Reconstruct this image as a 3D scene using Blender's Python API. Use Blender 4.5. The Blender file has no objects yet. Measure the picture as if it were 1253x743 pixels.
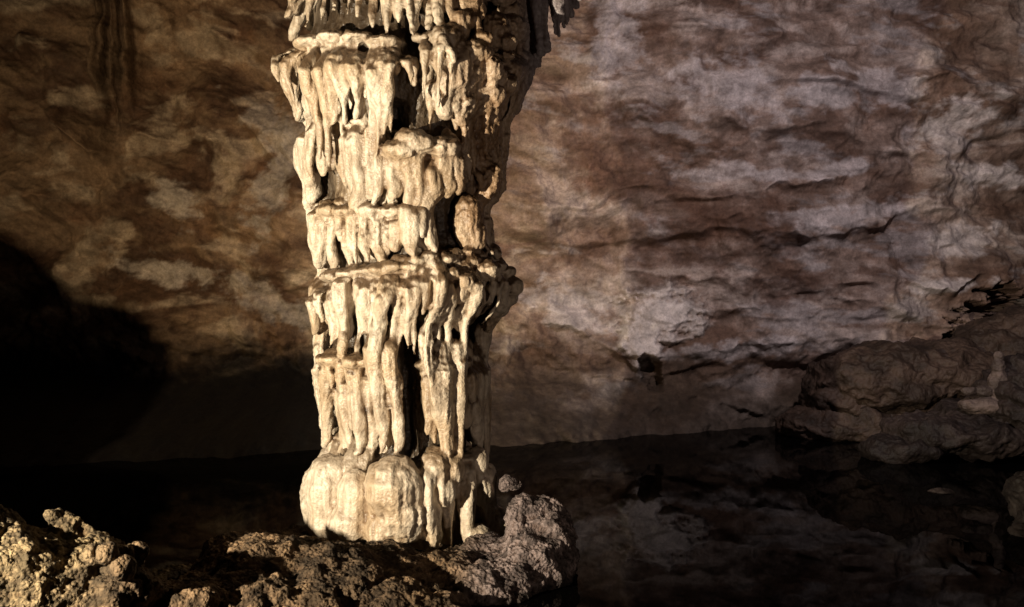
import bpy, math, random, time
import numpy as np
from mathutils import Vector
random.seed(7); np.random.seed(7)
T0=time.time()
def tick(s): print('T',s,round(time.time()-T0,1))
sc=bpy.context.scene
F=1218.0
WATER=-2.4
# ---------------------------------------------------------------- noise
PT=np.random.permutation(4096).astype(np.int32)
_g=np.random.normal(size=(4096,3));_g/=np.linalg.norm(_g,axis=1)[:,None];_g*=1.35
GX,GY,GZ=[np.ascontiguousarray(_g[:,i]).astype(np.float32) for i in range(3)]
_a=np.random.uniform(0,6.283,4096);G2X=(np.cos(_a)*1.3).astype(np.float32);G2Y=(np.sin(_a)*1.3).astype(np.float32)
def perlin(x,y,z,seed=0):
    x=np.asarray(x,np.float32)+np.float32(seed*13.17%97);y=np.asarray(y,np.float32)+np.float32(seed*7.31%89)
    x0=np.floor(x);fx=x-x0;u=fx*fx*fx*(fx*(fx*6-15)+10);xi=x0.astype(np.int32)
    y0=np.floor(y);fy=y-y0;v=fy*fy*fy*(fy*(fy*6-15)+10);yi=y0.astype(np.int32)
    if np.ndim(z)==0:
        s=int(z*7+seed*131)
        A=[PT[(xi+i+s)&4095] for i in (0,1)]
        r=[]
        for i in (0,1):
            c=[]
            for j in (0,1):
                h=PT[(A[i]+yi+j)&4095];c.append(G2X[h]*(fx-i)+G2Y[h]*(fy-j))
            r.append(c[0]+(c[1]-c[0])*v)
        return (r[0]+(r[1]-r[0])*u)*.8
    z=np.asarray(z,np.float32);z0=np.floor(z);fz=z-z0;w=fz*fz*fz*(fz*(fz*6-15)+10);zi=z0.astype(np.int32)
    r=[]
    for i in (0,1):
        a=PT[(xi+i+seed*131)&4095];q=[]
        for j in (0,1):
            b=PT[(a+yi+j)&4095];c=[]
            for k in (0,1):
                h=PT[(b+zi+k)&4095];c.append(GX[h]*(fx-i)+GY[h]*(fy-j)+GZ[h]*(fz-k))
            q.append(c[0]+(c[1]-c[0])*w)
        r.append(q[0]+(q[1]-q[0])*v)
    return r[0]+(r[1]-r[0])*u
def fbm(x,y,z,o=4,seed=0,g=0.5):
    r=0;a=1.0;f=1.0
    for i in range(o):
        r=r+a*perlin(x*f,y*f,z*f,seed+i*17); a*=g; f*=2.03
    return r
def ridged(x,y,z,o=4,seed=0):
    r=0;a=1.0;f=1.0
    for i in range(o):
        r=r+a*(0.5-np.abs(perlin(x*f,y*f,z*f,seed+i*31)))*2-a*0.5; a*=0.5; f*=2.1
    return r
def worley(x,y,z,seed=0):
    x=np.asarray(x,np.float32);y=np.asarray(y,np.float32)
    x0=np.floor(x).astype(np.int32);y0=np.floor(y).astype(np.int32)
    best=np.full(x.shape,9.0,np.float32);flat=np.ndim(z)==0
    z0=0 if flat else np.floor(z).astype(np.int32)
    for i in (-1,0,1):
        a=PT[(x0+i+seed*37)&4095]
        for j in (-1,0,1):
            b=PT[(a+y0+j)&4095]
            for k in ((0,) if flat else (-1,0,1)):
                h=PT[(b+z0+k)&4095]
                h2=PT[h];h3=PT[h2]
                d=(x0+i+h/4096-x)**2+(y0+j+h2/4096-y)**2
                if not flat: d=d+(z0+k+h3/4096-z)**2
                best=np.minimum(best,d)
    return np.sqrt(best)
def sstep(a,b,x):
    t=np.clip((x-a)/(b-a),0,1); return t*t*(3-2*t)
# ---------------------------------------------------------------- mesh helpers
def np_mesh(name,V,Q,smooth=True):
    me=bpy.data.meshes.new(name)
    me.vertices.add(len(V)); me.vertices.foreach_set('co',V.astype(np.float32).ravel())
    n=Q.shape[1]
    me.loops.add(Q.size); me.loops.foreach_set('vertex_index',Q.astype(np.int32).ravel())
    me.polygons.add(len(Q)); me.polygons.foreach_set('loop_start',np.arange(0,Q.size,n,dtype=np.int32))
    me.polygons.foreach_set('use_smooth',np.full(len(Q),smooth))
    me.update(calc_edges=True)
    ob=bpy.data.objects.new(name,me); sc.collection.objects.link(ob); return ob
def grid_faces(nu,nv):
    i=np.arange(nu*nv).reshape(nv,nu)
    return np.stack([i[:-1,:-1].ravel(),i[:-1,1:].ravel(),i[1:,1:].ravel(),i[1:,:-1].ravel()],1)
class Soup:
    def __init__(s): s.v=[];s.f=[]
    def rings(s,rings):
        b=len(s.v);n=len(rings[0])
        for r in rings: s.v.extend(r)
        for i in range(len(rings)-1):
            for j in range(n):
                j2=(j+1)%n
                s.f.append((b+i*n+j,b+i*n+j2,b+(i+1)*n+j2,b+(i+1)*n+j))
        s.f.append(tuple(b+j for j in reversed(range(n))))
        e=b+(len(rings)-1)*n
        s.f.append(tuple(e+j for j in range(n)))
    def tube(s,pts,rad,n=10):
        R=[]
        for p,r in zip(pts,rad):
            R.append([(p[0]+r*math.cos(2*math.pi*j/n),p[1]+r*math.sin(2*math.pi*j/n),p[2]) for j in range(n)])
        s.rings(R)
    def ell(s,c,r,n=16,m=9,rot=0):
        R=[]
        for i in range(m+1):
            a=-math.pi/2+math.pi*(i*0.94+0.03*m)/m
            cr=math.cos(a);z=math.sin(a)
            ring=[]
            for j in range(n):
                t=2*math.pi*j/n
                x=r[0]*cr*math.cos(t);y=r[1]*cr*math.sin(t)
                ring.append((c[0]+x*math.cos(rot)-y*math.sin(rot),c[1]+x*math.sin(rot)+y*math.cos(rot),c[2]+r[2]*z))
            R.append(ring)
        s.rings(R)
    def build(s,name,voxel,smooth=3):
        me=bpy.data.meshes.new(name+'_src');me.from_pydata(s.v,[],s.f);me.update()
        o=bpy.data.objects.new(name+'_src',me);sc.collection.objects.link(o)
        m=o.modifiers.new('r','REMESH');m.mode='VOXEL';m.voxel_size=voxel;m.adaptivity=0
        if smooth:
            m=o.modifiers.new('s','SMOOTH');m.factor=0.5;m.iterations=smooth
        dg=bpy.context.evaluated_depsgraph_get()
        nm=bpy.data.meshes.new_from_object(o.evaluated_get(dg))
        bpy.data.objects.remove(o)
        nm.name=name
        ob=bpy.data.objects.new(name,nm);sc.collection.objects.link(ob)
        nm.polygons.foreach_set('use_smooth',np.ones(len(nm.polygons),bool))
        print(name,'verts',len(nm.vertices))
        return ob
def getv(me):
    a=np.empty(len(me.vertices)*3,np.float32);me.vertices.foreach_get('co',a);return a.reshape(-1,3)
def getn(me):
    a=np.empty(len(me.vertices)*3,np.float32);me.vertex_normals.foreach_get('vector',a);return a.reshape(-1,3)
def setv(me,V): me.vertices.foreach_set('co',V.astype(np.float32).ravel());me.update()
def setcol(me,C,name='Col'):
    at=me.color_attributes.new(name,'FLOAT_COLOR','POINT')
    A=np.ones((len(C),4),np.float32);A[:,:3]=C;at.data.foreach_set('color',A.ravel())
# ---------------------------------------------------------------- materials
def mat(name): 
    m=bpy.data.materials.new(name);m.use_nodes=True
    nt=m.node_tree;b=nt.nodes['Principled BSDF'];return m,nt,b
def N(nt,t,**k):
    n=nt.nodes.new(t)
    for a,v in k.items(): setattr(n,a,v)
    return n
def ramp(nt,src,stops):
    r=N(nt,'ShaderNodeValToRGB');e=r.color_ramp.elements
    while len(e)<len(stops): e.new(0.5)
    for i,(p,c) in enumerate(stops):
        e[i].position=p;e[i].color=(c,c,c,1) if not isinstance(c,tuple) else (*c,1)
    nt.links.new(src,r.inputs[0]);return r.outputs[0]
def mixc(nt,f,a,b,mode='MIX'):
    m=N(nt,'ShaderNodeMix',data_type='RGBA',blend_type=mode)
    for s,v in ((m.inputs[0],f),(m.inputs[6],a),(m.inputs[7],b)):
        if hasattr(v,'is_output'): nt.links.new(v,s)
        elif isinstance(v,tuple): s.default_value=(*v,1)
        else: s.default_value=v
    return m.outputs[2]
def noise(nt,scale,detail=4,rough=0.6,sc3=None):
    tc=N(nt,'ShaderNodeNewGeometry')
    n=N(nt,'ShaderNodeTexNoise');n.inputs['Scale'].default_value=scale;n.inputs['Detail'].default_value=detail;n.inputs['Roughness'].default_value=rough
    if sc3:
        mp=N(nt,'ShaderNodeMapping');mp.inputs['Scale'].default_value=sc3
        nt.links.new(tc.outputs['Position'],mp.inputs[0]);nt.links.new(mp.outputs[0],n.inputs['Vector'])
    else: nt.links.new(tc.outputs['Position'],n.inputs['Vector'])
    return n.outputs[0]
def voro(nt,scale):
    tc=N(nt,'ShaderNodeNewGeometry');n=N(nt,'ShaderNodeTexVoronoi');n.inputs['Scale'].default_value=scale
    nt.links.new(tc.outputs['Position'],n.inputs['Vector']);return n.outputs['Distance']
def bump(nt,h,dist,strength=1,prev=None):
    b=N(nt,'ShaderNodeBump');b.inputs['Distance'].default_value=dist;b.inputs['Strength'].default_value=strength
    nt.links.new(h,b.inputs['Height'])
    if prev is not None: nt.links.new(prev,b.inputs['Normal'])
    return b.outputs[0]
def rock_mat(name,vor=25,vd=0.02,nd=0.02,rough=0.8,nscale=9,spec=0.25,grain=0.5,cav=0,fine=0):
    m,nt,b=mat(name)
    at=N(nt,'ShaderNodeAttribute',attribute_name='Col')
    n1=noise(nt,nscale,5,0.65)
    c=mixc(nt,grain,at.outputs['Color'],ramp(nt,n1,[(0.3,0.35),(0.7,1.45)]),'MULTIPLY')
    if fine:
        c=mixc(nt,.35,c,ramp(nt,noise(nt,fine,2,.7),[(0.32,0.45),(0.68,1.5)]),'MULTIPLY')
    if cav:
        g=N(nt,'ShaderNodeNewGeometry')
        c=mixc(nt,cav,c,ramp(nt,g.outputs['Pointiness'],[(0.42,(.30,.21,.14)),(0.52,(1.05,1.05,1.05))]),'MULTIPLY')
    nt.links.new(c,b.inputs['Base Color'])
    b.inputs['Roughness'].default_value=rough;b.inputs['Specular IOR Level'].default_value=spec
    p=bump(nt,n1,nd)
    if vd: p=bump(nt,ramp(nt,voro(nt,vor),[(0.0,1.0),(0.8,0.0)]),vd,1,p)
    nt.links.new(p,b.inputs['Normal'])
    return m
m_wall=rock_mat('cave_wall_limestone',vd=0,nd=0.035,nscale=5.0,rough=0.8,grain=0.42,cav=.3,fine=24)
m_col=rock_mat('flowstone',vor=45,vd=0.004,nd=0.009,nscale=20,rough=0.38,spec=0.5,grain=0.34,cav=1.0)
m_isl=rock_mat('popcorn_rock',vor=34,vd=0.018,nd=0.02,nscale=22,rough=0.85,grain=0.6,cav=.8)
m_rock=rock_mat('wet_rock',vor=12,vd=0.02,nd=0.04,nscale=7,rough=0.6,grain=0.5)

# ================================================================ COLUMN
D=10.3
SIL=[(-450,350,680),(-120,345,680),(0,352,640),(40,340,648),(60,333,655),(90,336,652),(130,352,635),(150,358,626),(200,362,622),(232,372,620),(255,371,600),(300,377,606),(328,386,630),(345,373,637),(370,375,630),(400,384,602),(430,376,600),(470,382,598),(520,390,600),(545,394,600),(570,374,603),(600,366,606),(640,371,607),(668,385,604),(720,380,615)]
sy=[a[0] for a in SIL];sl=[a[1] for a in SIL];sr=[a[2] for a in SIL]
def cw(y):
    l=np.interp(y,sy,sl);r=np.interp(y,sy,sr);return (l+r)/2,(r-l)/2
def PC(th,y,k=1.0):
    c,w=cw(y);px=c+w*k*math.sin(th)
    dep=D-w*k*0.92*math.cos(th)*D/F
    dz=min(dep,D)
    return ((px-626)*dz/F,dep,(371-y)*dz/F)
def TH(x,y):
    c,w=cw(y);return math.asin(max(-0.99,min(0.99,(x-c)/(w*0.96))))
PXM=9.6/F
col=Soup()
R=[]
for y in list(range(-450,-60,30))+list(range(-60,715,10)):
    ring=[]
    k=np.interp(y,[-60,30,60,180,235,320,340,425,440,560,600],[.8,.70,.73,.73,.78,.74,.80,.70,.74,.66,.80])
    for j in range(72):
        t=2*math.pi*j/72
        tt=t if t<math.pi else t-2*math.pi
        g=0
        if 390<y<575: g=.28*math.exp(-((tt-TH(503,y))/.12)**2)
        if 120<y<185: g=.24*math.exp(-((tt-TH(478,y))/.10)**2)
        if 185<y<300: g=.15*math.exp(-((tt-TH(508,y))/.09)**2)
        if 10<y<75: g=.2*math.exp(-((tt-TH(515,y))/.12)**2)
        ring.append(PC(t,y,k-g+0.03*math.sin(3*t+y*0.013)+0.02*math.sin(7*t-y*.02)))
    R.append(ring)
col.rings(R)
def drip(th0,y0,y1,r0,r1,k=0.97,th1=None,lean=0.0,top=True):
    if th1 is None: th1=th0+random.uniform(-.05,.05)
    n=max(6,int((y1-y0)/8));P=[];Q=[]
    ph=random.uniform(0,6);am=random.uniform(.0,.02)
    bulge=random.uniform(-.15,.35);bt=random.uniform(.3,.75)
    for i in range(n+1):
        t=i/n;y=y0+(y1-y0)*t
        th=th0+(th1-th0)*t+am*math.sin(ph+t*5)
        kk=k+lean*t
        r=(r0+(r1-r0)*t**1.1)*(1+bulge*math.exp(-((t-bt)/.18)**2)+.09*math.sin(ph*3+t*13))
        if t<0.12: r*=0.65+0.35*math.sqrt(t/0.12)
        if t>0.93: r*=0.75 if t<1 else 0.45
        if top and t<0.18: kk-=0.15*(1-t/0.18)
        rr=r*PXM
        kk-=rr*0.6/(cw(y)[1]*PXM)
        P.append(PC(th,y,kk));Q.append(rr)
    col.tube(P[::-1],Q[::-1],10)
def lump(x,y,rx,ry,k=0.9,th=None,rd=None):
    th=TH(x,y) if th is None else th
    p=PC(th,y,k);col.ell(p,(rx*PXM,(rd or rx)*PXM,ry*PXM),12,7)
def tier(xa,xb,yt,yb,step,r0,r1,k=0.97,jit=14,ledge=True,skip=(),back=True,gp=True):
    x=xa+random.uniform(2,6);ph=random.uniform(0,6);fq=random.uniform(.09,.13)
    while x<xb:
        grp=math.sin(x*fq+ph)+.5*math.sin(x*fq*2.3+ph*2)
        if not any(a<x<b for a,b in skip):
            a=np.interp(x,*zip(*yt))+random.uniform(-6,8)-(5*grp if gp else 0);b0=np.interp(x,*zip(*yb));b=b0+random.uniform(-jit,jit)
            kk=k+random.uniform(-.05,.02)+(.05*(grp-.5) if gp else 0)
            if gp: b+=jit*.6*grp
            s=random.choice((.5,.65,.75,.9,1.05,1.35))
            drip(TH(x,a),a,b,r0*s,r1*random.uniform(.5,1.3),kk,th1=TH(np.clip(x+random.uniform(-7,7),xa,xb),b))
            for q in range(2):
                if random.random()<.55: drip(TH(x+step*random.uniform(.2,.8),a),a,a+(b-a)*random.uniform(.35,.95),random.uniform(4,7),2.5,kk+random.uniform(-.04,.02))
            if ledge:
                lump(x,a+2,r0*random.uniform(.9,1.5),r0*random.uniform(.3,.6),kk-.15)
            if back and random.random()<.6:
                drip(TH(x+step*.4,a),a,b-abs(b-a)*random.uniform(0,.4),r0*.85,r1,kk-.12,top=False)
        x+=step*random.uniform(.65,1.3)
# A
tier(356,600,[(0,-55)],[(356,22),(400,30),(440,22),(470,42),(500,22),(520,52),(560,28),(612,40)],16,10,3,k=.95,jit=9)
for i in range(34):
    yy=random.uniform(-60,130);xx=random.uniform(540,np.interp(yy,[-60,60,130],[665,645,622]));lump(xx,yy,random.uniform(12,26),random.uniform(14,26),.86)
# B
tier(334,515,[(334,66),(400,56),(470,60),(515,70)],[(334,98),(346,120),(365,150),(388,205),(405,140),(430,150),(452,188),(470,160),(500,120)],15,10,3.5,k=1.0,jit=14)
tier(345,500,[(340,46),(500,50)],[(340,80),(500,85)],20,12,8,k=.88,jit=6,back=False)
for q,b_,r_ in ((338,100,8),(352,128,8),(372,195,12),(390,205,10),(411,152,8),(433,145,11),(455,190,12),(476,165,8)): drip(TH(q,66),62,b_,r_,3,1.02)
for x,y in ((365,52),(395,46),(430,47),(465,52)): lump(x,y,24,9,.84)
# C
tier(515,655,[(515,48),(600,62),(665,75)],[(515,140),(545,110),(600,190),(640,150),(662,100)],15,9,3.5,k=.98)
tier(525,610,[(520,88),(600,98)],[(520,165),(560,150),(600,210)],15,10,5,k=.94)
for i in range(14): lump(random.uniform(530,640),random.uniform(20,150),random.uniform(9,14),random.uniform(7,16),.92)
# D
tier(360,468,[(358,152),(470,150)],[(362,236),(400,224),(430,243),(460,250)],16,13,7,k=.97,jit=9)
# E
tier(470,562,[(470,184),(490,176),(520,168),(562,178)],[(470,246),(480,236),(520,250),(545,235),(562,215)],16,13,6,k=1.02)
for x,y in ((490,184),(515,177),(540,180),(505,172)): lump(x,y,24,13,.95)
drip(TH(462,150),150,250,9,5,.98)
# F
tier(373,515,[(372,250),(430,247),(515,260)],[(380,328),(420,326),(470,318),(510,308)],15,13,8,k=.98,jit=6)
for x in (395,420,450,480,500): lump(x,258,20,9,.87)
# G
drip(TH(527,190),190,306,12,6,1.01);drip(TH(541,200),200,285,8,4,.97)
drip(TH(552,160),160,240,10,4,1.0)
# H
lump(573,272,20,32,.95);lump(578,288,18,22,.97);lump(570,255,16,18,.97)
# I
tier(565,622,[(565,118),(626,140)],[(565,215),(600,240),(626,225)],11,8,3.5,k=.98)
tier(585,615,[(585,190),(615,200)],[(585,310),(615,310)],12,8,5,k=.95)
# J
tier(375,637,[(375,352),(420,338),(470,330),(520,322),(580,320),(637,342)],[(375,392),(400,418),(430,432),(450,470),(475,520),(495,440),(520,425),(545,445),(565,425),(600,402),(636,372)],15,10,4,k=1.0,jit=20)
tier(380,630,[(380,344),(450,330),(520,320),(600,318),(630,334)],[(380,385),(520,375),(630,365)],17,13,8,k=.89,jit=10,back=False)
for i in range(24):
    x=388+i*10.3;lump(x,np.interp(x,[375,450,520,600,637],[340,326,312,310,332])+random.uniform(0,12),random.uniform(12,20),random.uniform(6,10),random.uniform(.78,.88))
lump(628,350,13,12,.95);lump(600,330,18,13,.93)
for i in range(12): lump(random.uniform(555,632),random.uniform(300,360),random.uniform(7,11),random.uniform(6,10),.95)
# K
tier(377,452,[(376,438),(410,430),(452,438)],[(380,500),(400,535),(430,552),(452,540)],15,12,6,k=.99,jit=14)
tier(395,450,[(395,455),(450,465)],[(395,545),(450,556)],16,11,7,k=.89)
lump(400,439,20,10,.90);lump(432,442,20,10,.90)
# L
tier(455,600,[(452,395),(600,395)],[(455,545),(482,560),(515,540),(600,560)],15,11,6,k=.90,jit=8,ledge=False,skip=((482,526),),back=False)
tier(526,600,[(516,440),(560,432),(600,436)],[(516,550),(600,556)],15,12,7,k=.99,skip=((490,520),))
drip(TH(464,400),400,556,13,6,1.02);drip(TH(482,405),405,560,10,4,1.0,th1=TH(482,560));drip(TH(526,400),400,500,8,3,1.03)
drip(TH(543,430),430,560,14,10,1.02)
for i in range(12): lump(random.uniform(530,595),random.uniform(430,550),random.uniform(6,10),random.uniform(10,20),.94)
# M
for q in range(11):
    x=372+q*14.5;drip(TH(x,600),np.interp(x,[372,395,425,445,480,516],[598,578,600,604,576,608]),662+random.uniform(-6,8),random.uniform(13,17),random.uniform(11,16),.95+.03*math.sin(q*1.25))
for x,y,rx,ry,k in ((396,600,32,46,.90),(405,578,24,24,.90),(432,612,26,40,.88),(482,598,36,42,.91),(490,628,32,38,.91),(425,638,32,28,.89),(470,645,30,24,.88),(400,635,30,28,.9)): lump(x,y,rx,ry,k)
tier(383,455,[(0,535)],[(0,586)],15,12,7,k=.90)
# N
tier(524,606,[(512,560),(560,550),(606,566)],[(512,664),(560,668),(606,655)],15,13,9,k=.99,jit=6)
for x,y in ((534,572),(555,575),(585,565),(545,600),(590,600)): lump(x,y,16,20,.93)
for x,y,rx,ry in ((600,648,24,20),(618,628,13,11),(580,655,20,15)): lump(x,y,rx,ry,.98)
# back half
for yt,ln in ((-60,90),(60,100),(155,90),(245,85),(335,110),(430,130),(560,110)):
    t=math.radians(85)
    while t<math.radians(275):
        y=yt+random.uniform(-10,10)
        drip(t,y,y+ln*random.uniform(.7,1.2),random.uniform(11,17),random.uniform(5,10),random.uniform(.94,1.0))
        t+=random.uniform(.10,.18)
for yt in (-420,-320,-220,-140):
    t=0
    while t<6.28:
        drip(t,yt,yt+130,random.uniform(13,20),random.uniform(7,12),random.uniform(.93,1.0));t+=random.uniform(.12,.2)
# drapery on the right shoulder
for i in range(40):
    q=random.uniform(625,712);x=(q-626)*10.7/F;y=10.6+random.uniform(-.3,.3)
    zb=(371-np.interp(q,[625,655,680,700,712],[120,75,48,20,-5])+random.uniform(-9,9))*10.6/F
    zs=np.linspace(zb,zb+2.6,16);r=random.uniform(.045,.09)
    col.tube([(x-.05*i2*.5*(q-610)/100,y,z) for i2,z in enumerate(zs)],[r*min(1.6,.35+.16*i2) for i2 in range(16)],10)
tick('colsoup')
co=col.build('cave_column',0.0150,2)
me=co.data;V=getv(me);Nn=getn(me)
x,y,z=V.T
pyv=371-z*F/np.minimum(y,D);cc,ww=cw(pyv)
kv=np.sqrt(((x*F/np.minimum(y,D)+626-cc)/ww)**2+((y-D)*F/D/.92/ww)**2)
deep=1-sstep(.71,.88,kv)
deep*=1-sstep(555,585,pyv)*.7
d=perlin(x*15,y*15,z*1.5,3)*0.020+perlin(x*32,y*32,z*2.2,5)*0.010+fbm(x*4,y*4,z*3,2,9)*0.03+fbm(x*14,y*14,z*10,2,15)*0.006
po=np.clip(fbm(x*2.2,y*2.2,z*2.2,2,44)*2+0.1,0,1)+sstep(-.9,-.3,x)*sstep(0,1,z)*.8
wv=worley(x*22,y*22,z*22,4)
d+=po*(0.5-wv)*0.018
V=V+Nn*d[:,None];setv(me,V);Nn=getn(me)
x,y,z=V.T
cream=np.array([.72,.62,.49]);tan=np.array([.54,.41,.275]);dirt=np.array([.12,.072,.038]);grey=np.array([.36,.31,.32])
f1=sstep(-.25,.5,fbm(x*1.7,y*1.7,z*1.2,4,71)+.25*perlin(x*9,y*9,z*1,72))[:,None]
C=cream*(1-f1)+tan*f1
# brown silt on upward faces, inner part of ledges
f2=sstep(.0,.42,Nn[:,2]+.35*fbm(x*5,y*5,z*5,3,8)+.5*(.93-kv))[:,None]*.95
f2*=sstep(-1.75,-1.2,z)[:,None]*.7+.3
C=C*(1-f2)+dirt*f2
st=sstep(.05,.5,fbm(x*1.3,y*1.3,z*2.6,3,33))[:,None]*.5
C=C*(1-st)+np.array([.34,.235,.145])*st*(1-f2)+C*st*f2
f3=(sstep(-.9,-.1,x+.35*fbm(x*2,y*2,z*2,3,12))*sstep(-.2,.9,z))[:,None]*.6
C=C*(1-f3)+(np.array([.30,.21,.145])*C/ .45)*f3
f3=(sstep(.0,.25,x)*sstep(1.3,2.1,z))[:,None]
C=C*(1-f3)+grey*f3
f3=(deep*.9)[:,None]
C=C*(1-f3)+np.array([.045,.03,.018])*f3  # crevice shade painted into the colour, darker with depth behind the drips
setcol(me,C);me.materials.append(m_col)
tick('col')
# ================================================================ WALL
S=19.6/F
nx,nz=1300,440
t=np.linspace(-1,1,nx);U=np.sign(t)*np.where(np.abs(t)<.88,np.abs(t)/.88*11.5,11.5+(np.abs(t)-.88)/.12*7.5)
Zc=np.concatenate([np.linspace(-3.2,6.3,nz-20),np.linspace(6.4,9.4,20)])
X,Z=np.meshgrid(U,Zc);X=X.ravel();Z=Z.ravel();O=0.0
px=X/S+626;py=371-Z/S
wx=fbm(X*.5,Z*.5,O,3,101)*.45;wz=fbm(X*.35,Z*.9,O+3,3,102)*.7
rightm=sstep(600,800,px)
h=.9*fbm(X*.16,Z*.22,O,3,111)
sc_=Z*.95+wz*1.2+X*.03+wx*.5
fr=sc_-np.floor(sc_)
lip=np.where(fr<.2,sstep(0,.2,fr),1-(fr-.2)/.8)
h+=(.05+.13*rightm)*lip*sstep(-.2,.3,fbm(X*.3,Z*.5,O+9,2,5))
s2=Z*2.6+fbm(X*.6,Z*1.2,O+5,3,77)*1.2;f2=s2-np.floor(s2)
h+=(.01+.025*rightm)*np.where(f2<.25,sstep(0,.25,f2),1-(f2-.25)/.75)*sstep(-.1,.3,fbm(X*.5,Z*.7,O+2,2,6))
h+=.42*fbm(X*.7+wx,Z*1.0+.4*X*(1-rightm),O+1,5,120,.46)*(1-.2*rightm)
h+=.04*ridged(X*.9+wx,Z*1.3+wz,O+4,3,130)
h+=.045*fbm(X*3.5,Z*4.2,O,4,140,.55)
q1=worley(X*.9+wx*.8,Z*1.7+wz*.8,0.0,61);h+=.22*(.6-q1)
q2=worley(X*2.4+wx*.6,Z*3.4+wz*.6,0.0,62);h+=.07*(.6-q2)
def ledge(pts,A,up=28,dn=9):
    global h
    xs=[p[0] for p in pts];ys=[p[1] for p in pts]
    yy=np.interp(px,xs,ys)+14*fbm(X*1.1,ys[0]*1.37,O,4,150)
    m=sstep(xs[0]-15,xs[0]+45,px)*(1-sstep(xs[-1]-45,xs[-1]+15,px))
    m*=.25+.95*sstep(-.3,.3,perlin(X*1.2,ys[0]*2.3,0.0,151))
    dd=py-yy
    h+=A*m*np.where(dd<0,np.exp(-np.abs(dd)/up),-.1*np.exp(-dd/dn)+1.1*np.exp(-dd/5))
for p,A in ((((735,152),(850,150),(940,165),(1010,150)),.20),(((870,230),(960,226),(1075,208)),.24),(((935,287),(1020,290),(1120,262)),.36),(((845,268),(930,255)),.14),
    (((1080,345),(1160,352),(1253,322)),.24),(((820,432),(900,428),(1020,405)),.14),(((640,215),(720,240),(790,250)),.06),(((1060,110),(1140,95),(1253,110)),.2),(((780,330),(900,345),(1010,330)),.1),
    (((640,392),(700,398),(760,440),(800,470)),.28),(((900,60),(1000,35),(1100,60)),.16),(((990,170),(1100,190),(1230,180)),.14),(((860,385),(960,375),(1100,370)),.1),
    (((0,105),(60,140),(120,190),(160,205)),.38),(((190,45),(250,40),(335,70)),.26),(((140,150),(220,175),(300,165)),.26),(((90,275),(200,262),(330,300)),.22),(((200,350),(380,330)),.14),(((0,240),(120,250)),.22),(((220,110),(280,125),(340,200)),.24)):
    ledge(p,A)
def patch(cx,cy,rx,ry,a=0,soft=.5,n=.8):
    dx=px-cx+20*wx;dy=py-cy+16*wz
    u=(dx*math.cos(a)+dy*math.sin(a))/rx;v=(-dx*math.sin(a)+dy*math.cos(a))/ry
    r=np.sqrt(u*u+v*v)+n*fbm(X*2.0,Z*3,float(cx%50),5,160,.6)
    return 1-sstep(1-soft,1+soft*.4,r)
wp=np.maximum(patch(812,384,58,32,0,.5,.40),patch(785,415,29,40,0,.45,.38))
h=h*(1-.4*wp)+.32*wp
h-=.5*patch(797,458,14,18,-.6)
h-=1.3*patch(1225,400,60,40,-.3)
rb=sstep(105,118,px)*(1-sstep(150,170,px))*(1-sstep(70,150,py+60*perlin(X*5,0.3,0.0,8)))
ribs=np.clip(.5+perlin(X*9,Z*.35,0.0,81)*1.2+.4*perlin(X*22,Z*.6,0.0,82),0,1);h+=rb*(.05+.30*ribs)
toe=np.interp(px,[-200,250,560,640,760,900,1040,1300],[6.0,5.0,3.2,2.6,1.3,.5,.2,.8])
low=sstep(-.9,-2.6,Z)
h+=toe*low**1.5+low*.25*fbm(X*1.5,Z*2,O,4,170)
und=np.exp(-((py-470)/28)**2)
h-=.35*und*(1-sstep(560,760,px)*.4)
nub=sstep(380,430,py+14*wz)*(1-sstep(700,820,px+20*wx))
nub=np.maximum(nub,sstep(470,505,py+20*wz))
h+=nub*.10*(.6-worley(X*4.5,Z*4.5,h*3,9))*1.5
ax=np.maximum(0,np.abs(X)-11.5)
Y=19.6-h-.16*ax**2-.5*np.maximum(0,Z-6.5)**1.5
w=np_mesh('cave_wall',np.stack([X,Y,Z],1),grid_faces(nx,nz))
n1=fbm(X*.4+wx*.6,Z*.8,O+20,6,201,.55);n2=fbm(X*.7+wx*.6,Z*1.3+wz*.5,O+30,6,202,.55);n3=fbm(X*2.0,Z*2.8,O+40,5,203,.6)
def c3(*a): return np.array(a)[None,:]
def mx(a,b,f): return a*(1-f[:,None])+b*f[:,None]
R_=np.ones((len(X),3))*c3(.27,.195,.165)
R_=mx(R_,c3(.15,.09,.066),sstep(-.05,.4,n1)*.9)
R_=mx(R_,c3(.42,.35,.325),sstep(.0,.42,-n1+.3*n3)*.75)
R_=mx(R_,c3(.12,.068,.049),sstep(.08,.42,n2)*.8)
R_=mx(R_,c3(.38,.34,.345),sstep(.15,.5,fbm(X*.5,Z*1.4+X*.1,O+50,6,204,.6))*.7)
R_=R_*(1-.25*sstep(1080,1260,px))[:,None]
L_=np.ones((len(X),3))*c3(.26,.17,.10)
L_=mx(L_,c3(.10,.056,.032),sstep(-.1,.35,n1+.25*n3))
L_=mx(L_,c3(.46,.36,.25),sstep(.06,.45,-n2)*.85)
L_=mx(L_,c3(.16,.085,.045),sstep(.1,.45,fbm(X*.7,Z*1.1,O+60,5,205))*.6)
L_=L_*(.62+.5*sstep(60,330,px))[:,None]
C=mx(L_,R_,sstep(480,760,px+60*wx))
for a in ((1020,268,95,17,-.12),(900,213,75,12,0),(1010,208,60,10,-.15),(1165,150,60,24,-.4),(915,428,100,13,-.1),(1150,352,60,10,-.1),(1080,108,60,20,.3),(880,110,75,40,.3),(755,40,28,80,.1),(1230,210,50,17,0),(1000,120,45,16,.2),(700,380,60,20,.5),(1180,290,55,18,-.2)):
    C=mx(C,c3(.50,.445,.45),patch(*a)*.85)
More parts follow.
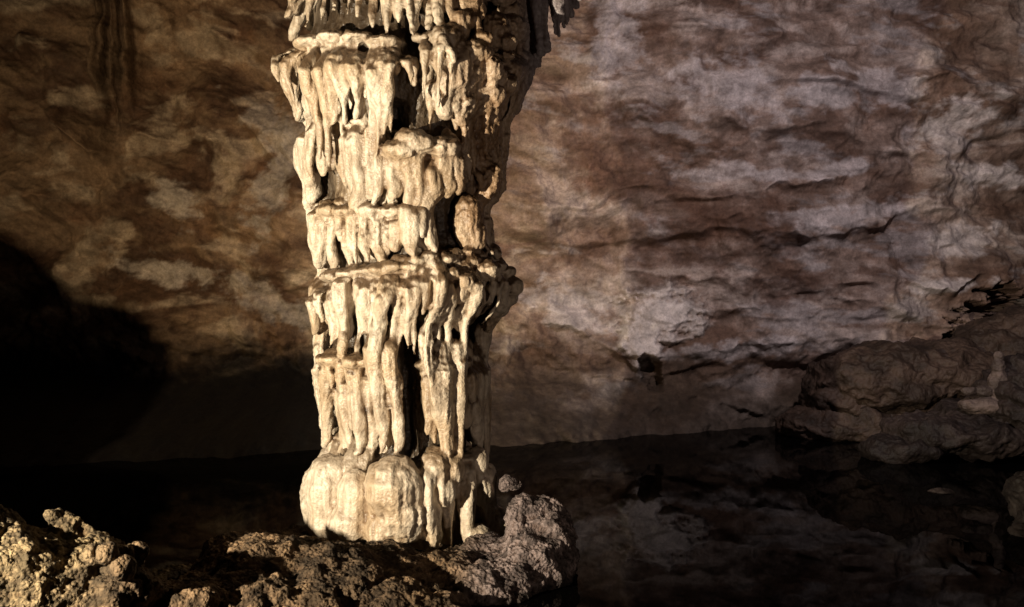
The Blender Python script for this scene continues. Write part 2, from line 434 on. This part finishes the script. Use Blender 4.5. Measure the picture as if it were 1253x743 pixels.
for a in ((215,245,34,22,.6),(345,210,22,85,.3),(340,370,70,20,.4),(330,150,50,22,.6),(200,330,60,20,.2)):
    C=mx(C,c3(.52,.45,.37),patch(*a)*.8)
for a in ((900,270,80,40,.3),(840,310,60,30,.4),(730,180,60,50,.3),(960,350,70,16,0)):
    C=mx(C,c3(.12,.064,.045),patch(*a)*.7)
C=mx(C,C*.45,rb*(1-.4*ribs))
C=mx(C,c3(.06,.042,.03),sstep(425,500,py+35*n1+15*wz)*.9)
C=mx(C,c3(.007,.006,.005),sstep(385,455,py+50*n1)*(1-sstep(400,640,px))*.97)  # unlit lower left of the wall, its darkness painted in as near-black
C=mx(C,C*.6,nub*.7)
C=np.clip(C*(1+.45*n3[:,None]),.005,.9)
C=mx(C,c3(.72,.65,.63)*(1+.35*n3[:,None]),wp)
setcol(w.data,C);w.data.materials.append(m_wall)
tick('wall')
# ceiling
nu=160
cx_,cy_=np.meshgrid(np.linspace(-19,19,nu),np.linspace(-6,20.5,nu));cx_=cx_.ravel();cy_=cy_.ravel()
cz=7.6+.6*fbm(cx_*.3,cy_*.3,0.0,5,300)
ce=np_mesh('cave_ceiling',np.stack([cx_,cy_,cz],1),grid_faces(nu,nu)[:, ::-1])
setcol(ce.data,np.ones((nu*nu,3))*np.array([.2,.14,.1]));ce.data.materials.append(m_wall)

# ================================================================ ISLAND
def PW(pxx,pyy,dep): return ((pxx-626)*dep/F,dep,(371-pyy)*dep/F)
isl=Soup()
def E(pxx,pyy,dep,rx,ry,rz,rot=0): isl.ell(PW(pxx,pyy,dep),(rx,ry,rz),n=20,m=10,rot=rot)
isl.ell((-1.5,9.6,-2.75),(1.9,1.8,.42),n=32)
isl.ell((-2.6,8.6,-2.75),(2.4,1.5,.36),n=32)
E(330,720,8.0,.62,.8,.42);E(400,728,7.9,.55,.7,.38);E(290,712,8.3,.35,.4,.34);E(470,735,8.2,.5,.6,.42);E(255,740,7.7,.35,.4,.3);E(330,760,7.4,.7,.5,.35);E(480,765,7.6,.7,.5,.32);E(230,765,7.2,.5,.5,.3)
E(545,725,8.5,.55,.5,.33);E(600,735,8.3,.4,.4,.32)
E(40,735,6.9,.60,.6,.46);E(100,722,7.0,.36,.4,.40);E(10,725,6.8,.45,.5,.43);E(140,750,6.9,.32,.4,.33);E(-60,720,6.8,.6,.8,.55);E(-200,740,6.8,.9,1.2,.7);E(190,775,7.0,.35,.4,.22)
E(85,668,7.1,.17,.13,.14);E(82,648,7.1,.14,.11,.12);E(90,636,7.1,.09,.08,.07);E(60,656,7.1,.12,.1,.08);E(20,672,7.0,.16,.15,.10);E(112,664,7.1,.12,.1,.09)
for i in range(60): E(random.uniform(-40,170),random.uniform(665,705),6.9+random.uniform(-.3,.3),.03+.04*random.random(),.05,.03+.04*random.random())
for i in range(30): E(random.uniform(65,108),random.uniform(632,665),7.08+random.uniform(-.05,.05),.02+.025*random.random(),.03,.02+.03*random.random())
E(668,655,8.9,.27,.35,.33);E(650,690,8.7,.36,.4,.36);E(680,680,8.8,.20,.3,.34);E(625,715,8.5,.36,.35,.26);E(600,690,8.9,.3,.35,.25);E(628,592,9.9,.13,.15,.06)
E(640,650,8.9,.2,.3,.28)
io=isl.build('popcorn_rock_island',0.0155,2)
me=io.data;V=getv(me);Nn=getn(me);x,y,z=V.T
d=.10*fbm(x*2.2,y*2.2,z*2.2,6,401,.55)+(0.55-worley(x*7,y*7,z*7,41))*.04+(0.55-worley(x*17,y*17,z*17,42))*.028+(.5-worley(x*33,y*33,z*33,45))*.020
V=V+Nn*d[:,None];setv(me,V);Nn=getn(me);x,y,z=V.T
C=np.ones((len(x),3))*c3(.16,.105,.06)
f=sstep(-.3,.4,fbm(x*1.5,y*1.5,z*1.5,4,50));C=mx(C,c3(.075,.05,.03),f)
C=mx(C,c3(.19,.145,.08),(1-sstep(-3.1,-2.5,x))*(.45+.55*(1-f)))
C=mx(C,c3(.19,.148,.14),sstep(-.6,-.1,x))
C=mx(C,c3(.04,.03,.024),1-sstep(WATER+.0,WATER+.14,z+.08*f))
C=C*(.5+.9*sstep(-.3,.3,fbm(x*7,y*7,z*7,4,51,.7)))[:,None]
setcol(me,C);me.materials.append(m_isl)

# ================================================================ OTHER ROCKS
def rock(name,parts,voxel,amp,fr,colr,seed,strat=0,col2=None,sm=3):
    s=Soup()
    for p in parts: s.ell(p[0],p[1],n=24,m=14)
    o=s.build(name,voxel,sm);me=o.data;V=getv(me);Nn=getn(me);x,y,z=V.T
    d=amp*fbm(x*fr,y*fr,z*fr*1.5,5,seed)+amp*.5*ridged(x*fr*1.2,y*fr*1.2,z*fr*2,4,seed+3)
    d+=amp*.35*(.5-worley(x*fr*3,y*fr*3,z*fr*4,seed))
    if strat: s2=z*4+perlin(x*1,y*1,z*1,seed)*.8;f2=s2-np.floor(s2);d+=strat*np.where(f2<.15,f2/.15,1-(f2-.15)/.85)
    V=V+Nn*d[:,None];setv(me,V)
    f=sstep(-.35,.4,fbm(x*1.6,y*1.6,z*3,4,seed+7))
    C=mx(np.ones((len(x),3))*np.array(colr),np.array(col2 or [c*.45 for c in colr])[None,:],f)
    setcol(me,C);me.materials.append(m_rock);return o
rock('cave_boulder',[(PW(1085,465,17.9),(1.4,1.0,.62)),(PW(1150,455,18.0),(1.0,1.0,.58)),(PW(1030,483,18),(.7,.8,.42)),(PW(1080,520,18),(1.9,1.0,.45)),(PW(1250,430,18.3),(1.2,1.2,.8))],.035,.16,1.3,(.07,.045,.034),500)
rock('cave_boulder',[(PW(1180,530,15.6),(1.25,1.0,.24)),(PW(1235,514,16.0),(1.2,1.0,.30)),(PW(1110,550,15.4),(.7,.6,.14)),(PW(1320,500,15.5),(1.5,1.5,.9))],.028,.12,1.9,(.04,.028,.025),520,strat=.08)
rock('stalagmite',[(PW(1221,470,15.3),(.15,.14,.24)),(PW(1221,450,15.3),(.10,.10,.18)),(PW(1222,436,15.3),(.075,.075,.08)),(PW(1185,478,15.3),(.12,.1,.07)),(PW(1203,478,15.3),(.14,.1,.08)),(PW(1240,476,15.3),(.13,.1,.08)),(PW(1212,496,15.4),(.5,.3,.16))],.014,.02,5,(.17,.125,.11),540,sm=2)
rock('cave_boulder',[(PW(1262,610,11.0),(.22,.4,.30)),(PW(1275,650,10.6),(.25,.4,.3)),(PW(1290,620,11.2),(.4,.6,.5)),(PW(1250,655,10.4),(.12,.2,.1))],.02,.07,3,(.045,.035,.031),560)
rock('cave_boulder',[(PW(1150,602,12.7),(.16,.12,.05)),(PW(1165,606,12.6),(.1,.1,.04))],.012,.02,6,(.08,.06,.055),570)
rock('offscreen_shadow_rock',[((-10.0,10.5,-1.3),(2.4,2.0,2.15)),((-8.6,10.6,-1.6),(1.3,1.2,2.0)),((-12,10.5,-.6),(2.5,2.2,1.7))],.06,.22,.9,(.2,.14,.09),580)  # unseen rock added left of frame to cast the lower left wall shadow

# ================================================================ WATER + BED
wm,nt,b=mat('pool_water')
nt.nodes.remove(b)
out=nt.nodes['Material Output']
df=N(nt,'ShaderNodeBsdfDiffuse');df.inputs[0].default_value=(.002,.0018,.0018,1)
gl=N(nt,'ShaderNodeBsdfGlossy');gl.inputs['Roughness'].default_value=.006;gl.inputs[0].default_value=(.9,.9,.9,1)
fn=N(nt,'ShaderNodeFresnel');fn.inputs[0].default_value=1.062
mxs=N(nt,'ShaderNodeMixShader')
nb=noise(nt,1.4,2,.5,(1,.6,1));bb=bump(nt,nb,.004,.5)
nt.links.new(bb,gl.inputs['Normal'])
nt.links.new(fn.outputs[0],mxs.inputs[0]);nt.links.new(df.outputs[0],mxs.inputs[1]);nt.links.new(gl.outputs[0],mxs.inputs[2]);nt.links.new(mxs.outputs[0],out.inputs[0])
wa=np_mesh('pool_water',np.array([[-19,-6,WATER],[19,-6,WATER],[19,20.4,WATER],[-19,20.4,WATER]],float),np.array([[0,1,2,3]]))
wa.data.materials.append(wm)
gx,gy=np.meshgrid(np.linspace(-19,19,120),np.linspace(-6,20.6,120));gx=gx.ravel();gy=gy.ravel()
gr=np_mesh('cave_floor',np.stack([gx,gy,-3.6+.3*fbm(gx*.4,gy*.4,0.0,3,600)],1),grid_faces(120,120))
setcol(gr.data,np.ones((14400,3))*c3(.1,.07,.05));gr.data.materials.append(m_rock)

# ================================================================ LIGHTS
def spot(name,loc,tgt,P,colr,size,blend,rad=.12):
    l=bpy.data.lights.new(name,'SPOT');l.energy=P;l.color=colr;l.spot_size=math.radians(size);l.spot_blend=blend;l.shadow_soft_size=rad
    o=bpy.data.objects.new(name,l);o.location=loc;o.rotation_euler=(Vector(tgt)-Vector(loc)).to_track_quat('-Z','Y').to_euler();sc.collection.objects.link(o)
spot('column_floodlight',(-5.6,3.2,-.4),(-1.4,9.8,.1),5000,(1,.86,.64),60,.4,.05)
spot('wall_floodlight',(-8.5,3,.6),(-4.8,19.6,2.4),4400,(1,.74,.45),60,.9,.15)
spot('wall_floodlight',(4.5,7.5,5.6),(4.6,19.6,2.3),2900,(1,.87,.86),94,1,.15)
spot('column_fill_lamp',(3.2,2.0,-1.2),(-.2,10,.8),240,(1,.78,.62),60,.8,.15)  # weak fill added to brighten the column's right flank
wd=bpy.data.worlds.new('World');sc.world=wd;wd.use_nodes=True
bg=wd.node_tree.nodes['Background'];bg.inputs[0].default_value=(.6,.5,.45,1);bg.inputs[1].default_value=.004
cam=bpy.data.cameras.new('camera');cam.lens=35;cam.sensor_width=36;cam.clip_end=200
c=bpy.data.objects.new('camera',cam);c.rotation_euler=(math.pi/2,0,0);sc.collection.objects.link(c);sc.camera=c
sc.view_settings.view_transform='Standard'
sc.view_settings.look='None'
sc.view_settings.exposure=0
tick('end')
